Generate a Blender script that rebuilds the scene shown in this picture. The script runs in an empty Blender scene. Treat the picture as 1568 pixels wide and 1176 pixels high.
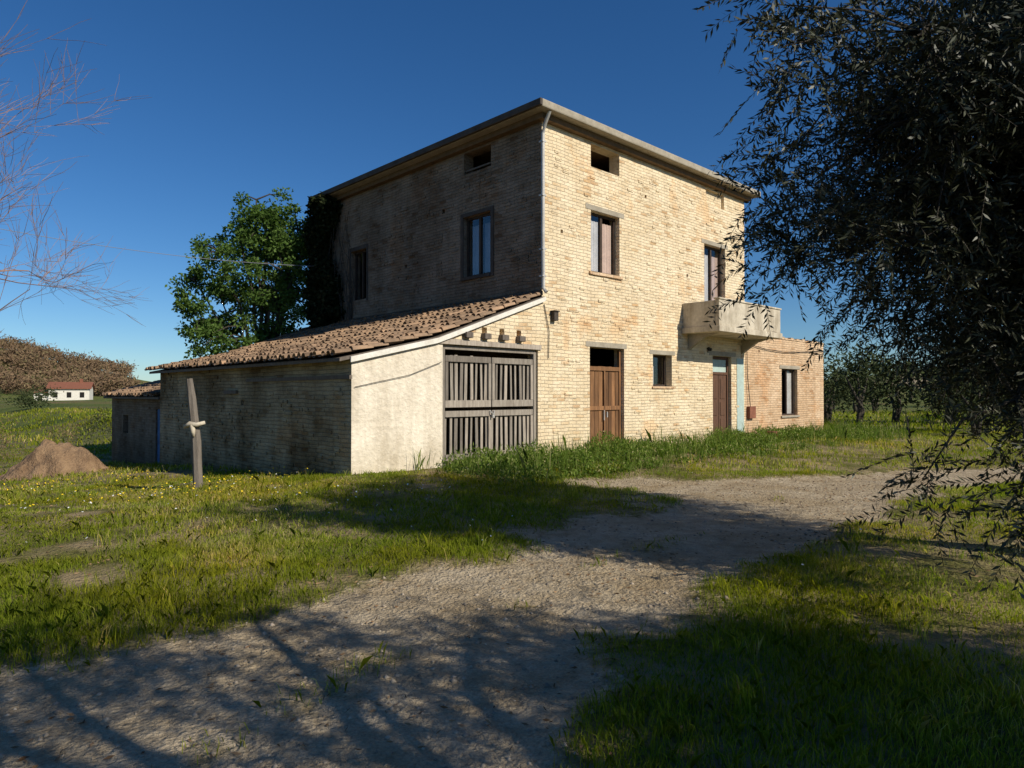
import bpy, math, random
import numpy as np
from mathutils import Vector, Matrix
random.seed(7); RNG=np.random.default_rng(11)
scene=bpy.context.scene
COL=scene.collection

# ------------------------------------------------------------------ helpers
A=np.array([0.723,0.691]); B=np.array([-0.691,0.723]); C0=np.array([0.669,15.3])
def to_ts(X,Y):
    dx=X-C0[0]; dy=Y-C0[1]
    return dx*A[0]+dy*A[1], dx*B[0]+dy*B[1]
def smooth(e0,e1,x):
    t=np.clip((x-e0)/(e1-e0),0,1); return t*t*(3-2*t)
_lat={}
def vnoise(x,y,scale,seed=0):
    if seed not in _lat: _lat[seed]=np.random.default_rng(1000+seed).random((256,256))
    L=_lat[seed]; x=np.asarray(x,float)/scale+500.3; y=np.asarray(y,float)/scale+500.7
    xi=np.floor(x).astype(int); yi=np.floor(y).astype(int); fx=x-xi; fy=y-yi
    fx=fx*fx*(3-2*fx); fy=fy*fy*(3-2*fy)
    g=lambda i,j:L[(i)%256,(j)%256]
    return (g(xi,yi)*(1-fx)+g(xi+1,yi)*fx)*(1-fy)+(g(xi,yi+1)*(1-fx)+g(xi+1,yi+1)*fx)*fy
def fbm(x,y,s,seed=0):
    return .5*vnoise(x,y,s,seed)+.3*vnoise(x,y,s/2.1,seed+1)+.2*vnoise(x,y,s/4.3,seed+2)

def road_mask(X,Y):
    ys=[-40,-5,0,2.9,4.1,5.15,6.5,8,9,10.5,12,13,13.8,15,18,26,60]
    L=[-22,-7,-4.4,-3.3,-2.7,-1.8,-.7,.35,1.1,1.7,1.9,4.2,6.5,10,17,33,110]
    R=[-18,-3,-.6,.3,.95,1.75,2.55,3.9,4.8,6.3,8,9.8,11.5,14.5,24,43,140]
    xl=np.interp(Y,ys,L); xr=np.interp(Y,ys,R)
    n=(fbm(X,Y,1.3,20)-.5)*1.6
    d=np.minimum(X-xl,xr-X)/1.25+n*1.1
    m=smooth(-.45,.6,d)
    t,s=to_ts(X,Y)
    p=smooth(1.0,.2,np.sqrt(((X-2.2)/2.6)**2+((Y-12.0)/1.0)**2)+ (fbm(X,Y,.9,31)-.5)*.9)
    mid=(X-(xl+xr)/2)
    m=m*(1-.42*np.exp(-(mid/.35)**2)*smooth(.42,.6,fbm(X,Y,.9,33)))
    return np.maximum(m,p*.9)
def height(X,Y):
    t,s=to_ts(X,Y)
    h=np.zeros_like(X)+.0
    h+= .17*smooth(-4.2,-1.0,s)*smooth(-9,-4.5,t)*smooth(22,17,t)
    h-= .058*np.clip(s,0,16)*smooth(1,-4,t)
    h-= .035*np.clip(-t-9,0,40)*smooth(2,12,s)
    far=np.sqrt(X**2+Y**2)
    h+= (fbm(X,Y,3.5,3)-.5)*.16*smooth(1,5,far)
    m=road_mask(X,Y)
    h+= (fbm(X,Y,.7,8)-.5)*.07*(1-.3*m) - .05*m
    h+= smooth(60,160,far)*(fbm(X,Y,90,40)-.35)*7
    q=np.exp(-(((X+94)/36)**2+((Y-140)/45)**2)); h=h*(1-q)+q*.1
    h+= 25*np.exp(-(((X+235)/82)**2+((Y-245)/55)**2))
    h+= 14*np.exp(-(((X-220)/120)**2+((Y-260)/70)**2))
    return h
def hpt(x,y): return float(height(np.array([float(x)]),np.array([float(y)]))[0])

def np_mesh(name,V,F,mat=None,parent=None,rnd=None,smooth_=False,uv=False):
    V=np.asarray(V,np.float32); F=np.asarray(F,np.int32)
    me=bpy.data.meshes.new(name); n=len(V); m,k=F.shape
    me.vertices.add(n); me.vertices.foreach_set('co',V.ravel())
    me.loops.add(m*k); me.loops.foreach_set('vertex_index',F.ravel())
    me.polygons.add(m); me.polygons.foreach_set('loop_start',np.arange(0,m*k,k,dtype=np.int32))
    try: me.polygons.foreach_set('loop_total',np.full(m,k,dtype=np.int32))
    except Exception: pass
    if smooth_: me.polygons.foreach_set('use_smooth',np.ones(m,bool))
    if rnd is not None:
        a=me.attributes.new('rnd','FLOAT','POINT'); a.data.foreach_set('value',np.asarray(rnd,np.float32))
    me.update(calc_edges=True)
    ob=bpy.data.objects.new(name,me); COL.objects.link(ob)
    if mat: me.materials.append(mat)
    if parent: ob.parent=parent
    return ob
def empty(name,loc=(0,0,0),rz=0):
    e=bpy.data.objects.new(name,None); e.location=loc; e.rotation_euler=(0,0,rz); COL.objects.link(e); return e

class MB:
    def __init__(s): s.v=[]; s.f=[]; s.r=[]
    def quad(s,a,b,c,d):
        i=len(s.v); s.v+= [tuple(a),tuple(b),tuple(c),tuple(d)]; s.f.append((i,i+1,i+2,i+3))
    def poly(s,pts):
        i=len(s.v); s.v+=[tuple(p) for p in pts]; s.f.append(tuple(range(i,i+len(pts))))
    def box(s,x0,x1,y0,y1,z0,z1):
        s.hexa([(x0,y0,z0),(x1,y0,z0),(x1,y1,z0),(x0,y1,z0),(x0,y0,z1),(x1,y0,z1),(x1,y1,z1),(x0,y1,z1)])
    def hexa(s,p):
        i=len(s.v); s.v+=[tuple(q) for q in p]
        for f in [(0,3,2,1),(4,5,6,7),(0,1,5,4),(1,2,6,5),(2,3,7,6),(3,0,4,7)]:
            s.f.append(tuple(i+k for k in f))
    def tube(s,pts,rad,n=8,cap=True):
        pts=[Vector(p) for p in pts]; base=len(s.v)
        for i,p in enumerate(pts):
            d=(pts[min(i+1,len(pts)-1)]-pts[max(i-1,0)]).normalized()
            u=d.cross(Vector((0.31,0.2,.93) if abs(d.z)<.9 else (1,.1,0))).normalized(); w=d.cross(u)
            r=rad[i] if hasattr(rad,'__len__') else rad
            for k in range(n):
                a=2*math.pi*k/n; s.v.append(tuple(p+u*math.cos(a)*r+w*math.sin(a)*r))
        for i in range(len(pts)-1):
            for k in range(n):
                a=base+i*n+k; b=base+i*n+(k+1)%n
                s.f.append((a,b,b+n,a+n))
        if cap:
            s.f.append(tuple(base+k for k in range(n))[::-1]); s.f.append(tuple(base+(len(pts)-1)*n+k for k in range(n)))
    def make(s,name,mat,parent=None,smooth_=False,bevel=0,island=False):
        me=bpy.data.meshes.new(name); me.from_pydata(s.v,[],s.f); me.update()
        uvl=me.uv_layers.new(name='UVMap')
        for p in me.polygons:
            n=p.normal; ax=max(range(3),key=lambda i:abs(n[i]))
            for li in p.loop_indices:
                c=me.vertices[me.loops[li].vertex_index].co
                uvl.data[li].uv=((c.y,c.z) if ax==0 else (c.x,c.z) if ax==1 else (c.x,c.y))
            p.use_smooth=smooth_
        if island:
            a=me.attributes.new('rnd','FLOAT','POINT'); rr=random.Random(3); vals=[]
            for i in range(len(s.v)//8): vals+= [rr.random()]*8
            vals+=[.5]*(len(s.v)-len(vals))
            a.data.foreach_set('value',vals)
        ob=bpy.data.objects.new(name,me); COL.objects.link(ob); me.materials.append(mat)
        if parent: ob.parent=parent
        if bevel:
            b=ob.modifiers.new('b','BEVEL'); b.width=bevel; b.segments=2; b.limit_method='ANGLE'
        return ob

# ------------------------------------------------------------------ materials
class NT:
    def __init__(s,name):
        s.m=bpy.data.materials.new(name); s.m.use_nodes=True; s.t=s.m.node_tree; s.t.nodes.clear()
        s.out=s.n('ShaderNodeOutputMaterial')
    def n(s,typ,**k):
        x=s.t.nodes.new(typ)
        for a,b in k.items(): setattr(x,a,b)
        return x
    def l(s,a,b): s.t.links.new(a,b)
    def noise(s,vec,scale,detail=4,rough=.55,out='Fac'):
        x=s.n('ShaderNodeTexNoise'); x.inputs['Scale'].default_value=scale; x.inputs['Detail'].default_value=detail; x.inputs['Roughness'].default_value=rough
        if vec is not None: s.l(vec,x.inputs['Vector'])
        return x.outputs[out]
    def ramp(s,fac,stops):
        x=s.n('ShaderNodeValToRGB'); e=x.color_ramp.elements
        e[0].position=stops[0][0]; e[0].color=(*stops[0][1],1) ; e[1].position=stops[-1][0]; e[1].color=(*stops[-1][1],1)
        for p,c in stops[1:-1]:
            q=e.new(p); q.color=(*c,1)
        s.l(fac,x.inputs['Fac']); return x.outputs['Color']
    def mix(s,fac,a,b,mode='MIX'):
        x=s.n('ShaderNodeMix',data_type='RGBA',blend_type=mode)
        for inp,v in ((x.inputs['Factor'],fac),(x.inputs[6],a),(x.inputs[7],b)):
            if isinstance(v,(int,float)): inp.default_value=v
            elif isinstance(v,tuple): inp.default_value=(*v,1)
            else: s.l(v,inp)
        return x.outputs[2]
    def math(s,op,a,b=0.0):
        x=s.n('ShaderNodeMath',operation=op)
        for inp,v in ((x.inputs[0],a),(x.inputs[1],b)):
            if isinstance(v,(int,float)): inp.default_value=v
            else: s.l(v,inp)
        return x.outputs[0]
    def bsdf(s,color,rough=.9,bump=None,bstr=.5,bdist=.02,metal=0,spec=.3):
        p=s.n('ShaderNodeBsdfPrincipled'); p.inputs['Roughness'].default_value=rough; p.inputs['Metallic'].default_value=metal
        p.inputs['Specular IOR Level'].default_value=spec
        if isinstance(color,tuple): p.inputs['Base Color'].default_value=(*color,1)
        else: s.l(color,p.inputs['Base Color'])
        if bump is not None:
            b=s.n('ShaderNodeBump'); b.inputs['Strength'].default_value=bstr; b.inputs['Distance'].default_value=bdist
            s.l(bump,b.inputs['Height']); s.l(b.outputs[0],p.inputs['Normal'])
        s.l(p.outputs[0],s.out.inputs['Surface']); return p
def coord(N,kind='Object'):
    return N.n('ShaderNodeTexCoord').outputs[kind]

def brick_mat(name,c1,c2,mortar,stain,bw=.27,rh=.078,stainamt=.5,bump=.9,red=.0,smear=.55,redtint=(1.0,.88,.78),streak=.4):
    N=NT(name); uv=coord(N,'UV'); ob=coord(N,'Object')
    wob=N.noise(uv,1.3,2,out='Color'); wob2=N.noise(uv,11,2,out='Color')
    s1=N.n('ShaderNodeVectorMath',operation='SCALE'); s1.inputs['Scale'].default_value=.08; N.l(wob,s1.inputs[0])
    s2=N.n('ShaderNodeVectorMath',operation='SCALE'); s2.inputs['Scale'].default_value=.026; N.l(wob2,s2.inputs[0])
    a=N.n('ShaderNodeVectorMath',operation='ADD'); N.l(uv,a.inputs[0]); N.l(s1.outputs[0],a.inputs[1])
    b=N.n('ShaderNodeVectorMath',operation='ADD'); N.l(a.outputs[0],b.inputs[0]); N.l(s2.outputs[0],b.inputs[1])
    def br(x1,x2,xm):
        t=N.n('ShaderNodeTexBrick'); t.offset=.5; N.l(b.outputs[0],t.inputs['Vector'])
        t.inputs['Scale'].default_value=1; t.inputs['Brick Width'].default_value=bw; t.inputs['Row Height'].default_value=rh
        t.inputs['Mortar Size'].default_value=.009; t.inputs['Mortar Smooth'].default_value=.8; t.inputs['Bias'].default_value=0
        t.inputs['Color1'].default_value=(*x1,1); t.inputs['Color2'].default_value=(*x2,1); t.inputs['Mortar'].default_value=(*xm,1)
        return t
    t1=br(c1,c2,mortar)
    tb=br((0,0,0),(1,1,1),(0.5,.5,.5))
    odd=N.ramp(tb.outputs['Color'],[(0,(1.05,1.05,1.08)),(.2,(1,1,1)),(.86,(1,1,1)),(.94,(.88,.74,.6)),(1,(.72,.56,.45))])
    col=N.mix(red,t1.outputs['Color'],odd,'MULTIPLY')
    sm=N.noise(ob,1.1,5,.7); smf=N.ramp(sm,[(.40,(0,0,0)),(.62,(smear,smear,smear))])
    col=N.mix(smf,col,tuple(min(1,x*1.04) for x in c1))
    rp=N.noise(ob,.8,4,.6); col=N.mix(N.ramp(rp,[(.56,(0,0,0)),(.64,(1,1,1))]),col,N.mix(1.0,col,redtint,'MULTIPLY'))
    big=N.noise(ob,.55,5,.65); st=N.ramp(big,[(.36,stain),(.6,(1,1,1))])
    col=N.mix(stainamt,col,st,'MULTIPLY')
    mp=N.n('ShaderNodeMapping'); mp.inputs['Scale'].default_value=(3.2,3.2,.28); N.l(ob,mp.inputs[0])
    sk_=N.noise(mp.outputs[0],1.0,4,.6); col=N.mix(streak,col,N.ramp(sk_,[(.34,(.66,.62,.57)),(.5,(1,1,1))]),'MULTIPLY')
    mid=N.noise(ob,5.5,5,.7); col=N.mix(.5,col,N.ramp(mid,[(.3,(.66,.63,.6)),(.5,(1,1,1)),(.8,(1.15,1.12,1.05))]),'MULTIPLY')
    spots=N.noise(ob,9,2,.5); col=N.mix(N.ramp(spots,[(.69,(0,0,0)),(.76,(.6,.6,.6))]),col,tuple(x*.32 for x in c2))
    sep=N.n('ShaderNodeSeparateXYZ'); N.l(ob,sep.inputs[0])
    zz=N.math('ADD',sep.outputs[2],N.math('MULTIPLY',big,1.2))
    col=N.mix(.6,col,N.ramp(N.math('MULTIPLY',zz,.5),[(.25,(.6,.57,.5)),(.6,(1,1,1))]),'MULTIPLY')
    fine=N.noise(ob,38,4,.7)
    hgt=N.math('ADD',N.math('MULTIPLY',t1.outputs['Fac'],-1.1),N.math('ADD',N.math('MULTIPLY',fine,.8),N.math('ADD',N.math('MULTIPLY',tb.outputs['Color'],.6),N.math('MULTIPLY',mid,1.6))))
    N.bsdf(col,.95,hgt,bump,.022,spec=.1); return N.m
M={}
M['brick_front']=brick_mat('facade_brick',(.84,.70,.49),(.73,.585,.385),(.75,.62,.44),(.85,.77,.66),red=.9,stainamt=.45,streak=.25)
M['brick_side']=brick_mat('side_brick',(.30,.235,.175),(.225,.17,.122),(.26,.205,.15),(.62,.57,.53),red=.8,stainamt=.85)  # house brick with shade put into its colour, darkened for the sunless side
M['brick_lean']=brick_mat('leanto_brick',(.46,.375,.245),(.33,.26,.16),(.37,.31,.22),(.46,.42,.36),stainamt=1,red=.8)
M['brick_ext']=brick_mat('extension_brick',(.72,.52,.34),(.60,.42,.265),(.62,.48,.33),(.78,.68,.58),red=.8)

def simple(name,c1,c2,scale=6,rough=.85,bs=.4,stretch=None,metal=0,spec=.25,bd=.01,rnd=False,streak=0):
    N=NT(name); ob=coord(N); ob0=ob
    if stretch:
        mp=N.n('ShaderNodeMapping'); mp.inputs['Scale'].default_value=stretch; N.l(ob,mp.inputs[0]); ob=mp.outputs[0]
    f=N.noise(ob,scale,5,.65); f2=N.noise(ob,scale*7,4,.6)
    col=N.ramp(f,[(.3,c2),(.68,c1)])
    col=N.mix(.5,col,N.ramp(f2,[(.3,(.7,.7,.7)),(.7,(1.1,1.1,1.1))]),'MULTIPLY')
    if streak:
        mp=N.n('ShaderNodeMapping'); mp.inputs['Scale'].default_value=(4,4,.5); N.l(ob0,mp.inputs[0])
        col=N.mix(streak,col,N.ramp(N.noise(mp.outputs[0],1.0,5,.65),[(.36,(.5,.45,.38)),(.55,(1,1,1))]),'MULTIPLY')
        sep=N.n('ShaderNodeSeparateXYZ'); N.l(ob0,sep.inputs[0])
        col=N.mix(streak,col,N.ramp(N.math('ADD',N.math('MULTIPLY',sep.outputs[2],.5),N.math('MULTIPLY',f,.35)),[(.25,(.55,.5,.4)),(.6,(1,1,1))]),'MULTIPLY')
    if rnd:
        at=N.n('ShaderNodeAttribute',attribute_name='rnd')
        col=N.mix(.8,col,N.ramp(at.outputs['Fac'],[(0,(.45,.42,.40)),(.5,(.95,.92,.88)),(1,(1.4,1.32,1.25))]),'MULTIPLY')
    N.bsdf(col,rough,N.math('ADD',f,f2),bs,bd,metal,spec); return N.m
M['plaster']=simple('rough_plaster',(.84,.75,.61),(.69,.60,.47),1.6,bs=1,bd=.03,streak=.35)
M['plaster_white']=simple('white_paint',(.82,.78,.70),(.66,.61,.52),3)
M['concrete']=simple('concrete',(.42,.37,.29),(.28,.24,.18),2.5)
M['concrete_pale']=simple('balcony_concrete',(.68,.60,.47),(.42,.36,.27),2.0,bs=.6,streak=.55)
M['concrete_dark']=simple('weathered_concrete',(.10,.08,.065),(.055,.043,.035),3)
M['soffit']=simple('soffit_wood',(.19,.12,.065),(.11,.07,.035),6)
M['wood_grey']=simple('weathered_wood',(.20,.165,.135),(.11,.088,.07),5,stretch=(4,4,.5),bs=.8)
M['gatewood']=simple('silvered_planks',(.40,.36,.31),(.22,.19,.16),5,stretch=(4,4,.5),bs=.8,rnd=True)
M['wood_brown']=simple('old_door_wood',(.32,.165,.075),(.12,.062,.032),2.2,stretch=(5,5,.6),bs=.7,rnd=True)
M['wood_dark']=simple('dark_door_wood',(.15,.075,.045),(.08,.045,.03),4,stretch=(5,5,.5),bs=.5)
M['frame']=simple('window_frame_wood',(.08,.055,.04),(.04,.028,.022),8)
M['metal']=simple('zinc_pipe',(.55,.53,.50),(.38,.36,.33),6,rough=.55,metal=.3)
M['terra']=simple('terracotta_tiles',(.40,.265,.165),(.23,.165,.115),3.0,bs=.6,rnd=True)
M['turq']=simple('turquoise_paint',(.46,.58,.54),(.38,.45,.40),4)
M['curt_w']=simple('pale_curtain',(.62,.60,.58),(.5,.48,.45),3)
M['curt_p']=simple('pink_curtain',(.56,.42,.35),(.45,.33,.28),3)
M['refl_b']=simple('painted_sky_reflection',(.24,.28,.34),(.15,.18,.22),3)  # blue tone painted in for the sky reflected in the side window panes
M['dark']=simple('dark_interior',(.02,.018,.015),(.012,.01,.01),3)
M['blue']=simple('blue_paint',(.10,.22,.42),(.05,.10,.2),5)
M['rust']=simple('rusty_metal',(.30,.12,.07),(.18,.07,.045),6)
M['wire']=simple('wire_black',(.03,.03,.03),(.02,.02,.02),3,rough=.5)
M['wirel']=simple('wire_grey',(.25,.27,.30),(.2,.2,.24),3,rough=.5)
M['bark']=simple('olive_bark',(.10,.085,.065),(.05,.042,.034),9,bs=1,bd=.03)
M['bark_bare']=simple('bare_branch_bark',(.30,.20,.17),(.18,.12,.10),9)
M['stone']=simple('gravel_stones',(.45,.39,.31),(.25,.21,.16),5,rnd=True)
M['dirt']=simple('dirt_pile',(.38,.25,.145),(.19,.115,.065),2.5,bs=1,bd=.08)
N=NT('window_glass'); tr=N.n('ShaderNodeBsdfTransparent'); gl=N.n('ShaderNodeBsdfGlossy'); gl.inputs['Roughness'].default_value=.03
ms=N.n('ShaderNodeMixShader'); ms.inputs[0].default_value=.13; N.l(tr.outputs[0],ms.inputs[1]); N.l(gl.outputs[0],ms.inputs[2]); N.l(ms.outputs[0],N.out.inputs[0]); M['glass']=N.m

def leaf_mat(name,stops,rough=.5,trans=.3,spec=.4,patch=None,plain=False):
    N=NT(name); at=N.n('ShaderNodeAttribute',attribute_name='rnd')
    col=N.ramp(at.outputs['Fac'],stops)
    if patch:
        ob=coord(N); col=N.mix(N.ramp(N.noise(ob,patch[0],2,.6),[(.42,(0,0,0)),(.62,(1,1,1))]),col,patch[1],'MULTIPLY')
    if plain:
        p=N.n('ShaderNodeBsdfDiffuse'); N.l(col,p.inputs['Color'])
    else:
        p=N.n('ShaderNodeBsdfPrincipled'); p.inputs['Roughness'].default_value=rough; p.inputs['Specular IOR Level'].default_value=spec
        N.l(col,p.inputs['Base Color'])
    if trans<=0: N.l(p.outputs[0],N.out.inputs[0]); return N.m
    t=N.n('ShaderNodeBsdfTranslucent'); N.l(N.mix(1.0,col,(1.2,1.4,.5),'MULTIPLY'),t.inputs['Color'])
    m=N.n('ShaderNodeMixShader'); m.inputs[0].default_value=trans
    N.l(p.outputs[0],m.inputs[1]); N.l(t.outputs[0],m.inputs[2]); N.l(m.outputs[0],N.out.inputs[0]); return N.m
M['olive']=leaf_mat('olive_leaves',[(0,(.018,.021,.009)),(.6,(.038,.043,.018)),(.94,(.065,.07,.038)),(1,(.18,.18,.12))],.5,0,.3)
M['green']=leaf_mat('broad_leaves',[(0,(.045,.085,.02)),(.6,(.10,.165,.04)),(1,(.15,.22,.065))],.5,.3,plain=True)
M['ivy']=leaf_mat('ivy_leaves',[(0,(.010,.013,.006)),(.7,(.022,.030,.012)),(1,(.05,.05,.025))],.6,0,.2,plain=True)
M['grass']=leaf_mat('grass_blades',[(0,(.12,.155,.013)),(.45,(.205,.26,.024)),(.8,(.31,.345,.045)),(.93,(.44,.40,.12)),(1,(.54,.45,.23))],.55,.38,.25,patch=(.6,(1.2,.98,.75)),plain=True)
M['weed']=leaf_mat('weed_leaves',[(0,(.07,.12,.022)),(.6,(.14,.20,.035)),(.9,(.23,.28,.08)),(1,(.42,.37,.19))],.55,.3,.3,plain=True)
M['brownveg']=leaf_mat('bare_bushes',[(0,(.11,.07,.045)),(.6,(.21,.14,.085)),(1,(.18,.16,.075))],.8,0,.1,plain=True)
M['grove']=leaf_mat('grove_leaves',[(0,(.025,.035,.014)),(.7,(.065,.08,.035)),(1,(.12,.13,.07))],.5,0,plain=True)
M['flow_y']=simple('yellow_petals',(.85,.62,.03),(.75,.52,.02),5); M['flow_w']=simple('white_petals',(.8,.8,.75),(.7,.7,.65),5)
M['deadleaf']=leaf_mat('dry_leaves',[(0,(.12,.07,.04)),(1,(.32,.21,.12))],.8,0,.2,plain=True)

def ground_mat():
    N=NT('ground_soil_gravel'); ob=coord(N)
    at=N.n('ShaderNodeAttribute',attribute_name='rnd')
    n1=N.noise(ob,1.1,4,.6); n2=N.noise(ob,7,5,.72); n3=N.noise(ob,60,3,.7); n4=N.noise(ob,.12,4,.6)
    soil=N.ramp(n2,[(.3,(.10,.08,.03)),(.5,(.15,.145,.04)),(.7,(.23,.19,.085))])
    soil=N.mix(N.ramp(n1,[(.42,(0,0,0)),(.6,(1,1,1))]),soil,(.34,.26,.145))
    farcol=N.ramp(n4,[(.35,(.08,.105,.025)),(.5,(.13,.15,.04)),(.65,(.18,.135,.065))])
    cd=N.n('ShaderNodeVectorMath',operation='LENGTH'); N.l(ob,cd.inputs[0])
    ff=N.ramp(N.math('MULTIPLY',cd.outputs['Value'],1/60),[(.4,(0,0,0)),(.8,(1,1,1))])
    soil=N.mix(ff,soil,farcol)
    gr=N.ramp(n2,[(.25,(.36,.28,.18)),(.5,(.56,.455,.315)),(.75,(.68,.57,.41))])
    gr=N.mix(.6,gr,N.ramp(n3,[(.3,(.5,.48,.45)),(.55,(1,1,1)),(.75,(1.2,1.2,1.2))]),'MULTIPLY')
    gr=N.mix(.6,gr,N.ramp(n1,[(.35,(.62,.54,.40)),(.6,(1,1,1))]),'MULTIPLY')
    vo=N.n('ShaderNodeTexVoronoi'); vo.inputs['Scale'].default_value=28; N.l(ob,vo.inputs['Vector'])
    gr=N.mix(.35,gr,N.ramp(vo.outputs['Distance'],[(.1,(1.15,1.15,1.15)),(.5,(.7,.68,.65))]),'MULTIPLY')
    fac=N.math('ADD',at.outputs['Fac'],N.math('MULTIPLY',N.math('SUBTRACT',n2,.5),1.3))
    f=N.ramp(fac,[(.32,(0,0,0)),(.66,(1,1,1))])
    col=N.mix(f,soil,gr)
    h=N.math('ADD',N.math('MULTIPLY',n2,2.4),N.math('ADD',N.math('MULTIPLY',n3,.6),N.math('MULTIPLY',vo.outputs['Distance'],-.6)))
    N.bsdf(col,.95,h,.9,.045,spec=.1); return N.m
M['ground']=ground_mat()

# ------------------------------------------------------------------ ground
n=561; u=np.linspace(-1,1,n); k=5.7; Aw=750/math.sinh(k)
gx=Aw*np.sinh(k*u); gy=Aw*np.sinh(k*u)+6.0
GX,GY=np.meshgrid(gx,gy,indexing='ij'); Xf=GX.ravel(); Yf=GY.ravel()
GZ=height(Xf,Yf); GR=road_mask(Xf,Yf)
V=np.stack([Xf,Yf,GZ],1)
ii,jj=np.meshgrid(np.arange(n-1),np.arange(n-1),indexing='ij'); i0=(ii*n+jj).ravel()
F=np.stack([i0,i0+n,i0+n+1,i0+1],1)
np_mesh('ground',V,F,M['ground'],rnd=GR,smooth_=True)
keep=(GR[F].max(1)>.3)&(np.abs(V[F[:,0],0])<90)&(np.abs(V[F[:,0],1])<60)
F2=F[keep]; used=np.unique(F2); remap=-np.ones(len(V),int); remap[used]=np.arange(len(used))
V2=V[used].copy(); V2[:,2]+=.005
np_mesh('dirt_road',V2,remap[F2],M['ground'],rnd=GR[used],smooth_=True)

# ------------------------------------------------------------------ farmhouse
RZ=math.atan2(.691,.723)
house=empty('brick_farmhouse',(C0[0],C0[1],0),RZ)
def wall(mb,O,U,Nn,L,z0,z1,ops,depth=.32,prof=None,u0=0.,extra=[]):
    O=Vector((O[0],O[1],0)); U=Vector((U[0],U[1],0)); Nn=Vector((Nn[0],Nn[1],0))
    P=lambda u,z,d=0:O+U*u+Vector((0,0,z))-Nn*d
    us=sorted(set([u0,L]+[o[0] for o in ops]+[o[1] for o in ops]+list(extra)))
    zs=sorted(set([z0,z1]+[o[2] for o in ops]+[o[3] for o in ops]))
    if prof:
        add=[]
        for z in zs:
            for k in range(400):
                a=u0+(L-u0)*k/400; b=u0+(L-u0)*(k+1)/400
                pa,pb=prof(a)-z,prof(b)-z
                if pa*pb<0: add.append(a+(b-a)*pa/(pa-pb))
        us=sorted(set(us+add))
    flip = (U.cross(Vector((0,0,1)))).dot(Nn)<0
    def q(a,b,c,d):
        if flip: mb.quad(d,c,b,a)
        else: mb.quad(a,b,c,d)
    for a,b in zip(us[:-1],us[1:]):
        if b-a<1e-5: continue
        for c,d in zip(zs[:-1],zs[1:]):
            um,zm=(a+b)/2,(c+d)/2
            if any(o[0]<um<o[1] and o[2]<zm<o[3] for o in ops): continue
            if prof:
                da,db=min(d,prof(a)),min(d,prof(b)); ca,cb=min(c,prof(a)),min(c,prof(b))
                if da-ca<1e-4 and db-cb<1e-4: continue
                q(P(a,ca),P(b,cb),P(b,db),P(a,da))
            else: q(P(a,c),P(b,c),P(b,d),P(a,d))
    for o in ops:
        a,b,c,d=o[:4]
        mb.quad(P(a,c),P(a,d),P(a,d,depth),P(a,c,depth))
        mb.quad(P(b,c),P(b,c,depth),P(b,d,depth),P(b,d))
        mb.quad(P(a,c),P(a,c,depth),P(b,c,depth),P(b,c))
        mb.quad(P(a,d),P(b,d),P(b,d,depth),P(a,d,depth))
FO=[(1.70,2.82,4.55,6.03),(1.70,2.82,7.08,7.64),(6.85,8.05,3.45,6.0),(6.95,8.0,7.2,7.64),(1.65,3.0,.1,2.73),(4.25,5.15,1.8,2.65),(7.3,8.4,.1,2.73)]
holes=[(5.9,5.98,4.9,4.99),(3.9,3.98,6.75,6.84),(.62,.70,5.3,5.38)]
mb=MB(); wall(mb,(0,0),(1,0),(0,-1),9.25,-1,7.7,FO+holes)
mb.box(6.95,8.0,.09,.25,7.2,7.64)
rb=random.Random(91)
def clear(x,z): return not any(o[0]-.3<x<o[1]+.1 and o[2]-.12<z<o[3]+.15 for o in FO)
for i in range(420):
    x=rb.uniform(.1,9.0); z=round(rb.uniform(.3,7.5)/.078)*.078
    if clear(x,z) and not (x<.3): mb.box(x,min(x+rb.uniform(.12,.26),9.22),-rb.uniform(.006,.02),.01,z+.006,z+.07)
mb.make('facade_wall',M['brick_front'],house)
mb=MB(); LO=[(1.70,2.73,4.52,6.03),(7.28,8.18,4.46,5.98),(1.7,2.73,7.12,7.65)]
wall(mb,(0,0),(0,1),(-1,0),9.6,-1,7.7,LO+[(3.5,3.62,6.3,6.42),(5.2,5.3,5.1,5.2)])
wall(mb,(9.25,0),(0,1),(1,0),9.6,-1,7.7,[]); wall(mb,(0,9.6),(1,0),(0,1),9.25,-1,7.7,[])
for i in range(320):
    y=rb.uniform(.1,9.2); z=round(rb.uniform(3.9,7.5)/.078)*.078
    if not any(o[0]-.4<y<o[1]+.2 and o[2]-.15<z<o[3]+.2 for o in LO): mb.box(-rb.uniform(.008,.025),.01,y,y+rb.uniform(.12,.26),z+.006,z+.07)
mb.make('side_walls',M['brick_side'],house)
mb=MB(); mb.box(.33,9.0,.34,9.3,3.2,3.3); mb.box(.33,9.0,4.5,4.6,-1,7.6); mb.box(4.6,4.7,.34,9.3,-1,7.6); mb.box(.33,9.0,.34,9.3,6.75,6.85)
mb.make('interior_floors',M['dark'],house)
mb=MB(); mb.box(-.16,9.41,-.16,9.8,7.703,7.83); mb.make('roof_soffit',M['soffit'],house)
mb=MB(); mb.box(-.38,9.63,-.38,9.98,7.832,8.01); mb.make('roof_slab',M['concrete'],house,bevel=.03)
mb=MB()
c=(4.6,4.8,8.85); e=[(-.34,-.34,8.015),(9.59,-.34,8.015),(9.59,9.94,8.015),(-.34,9.94,8.015)]
for i in range(4): mb.poly([e[i],e[(i+1)%4],c])
mb.make('roof_top',M['concrete_dark'],house)
mb=MB(); mb.box(-.46,-.382,-.40,10.0,7.84,7.99); mb.make('gutter',M['concrete_dark'],house,bevel=.015)
mb=MB()
mb.box(1.5,3.0,-.012,.05,6.034,6.16); mb.box(6.7,8.2,-.012,.05,6.004,6.13); mb.box(1.5,3.1,-.012,.05,2.734,2.86)
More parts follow.
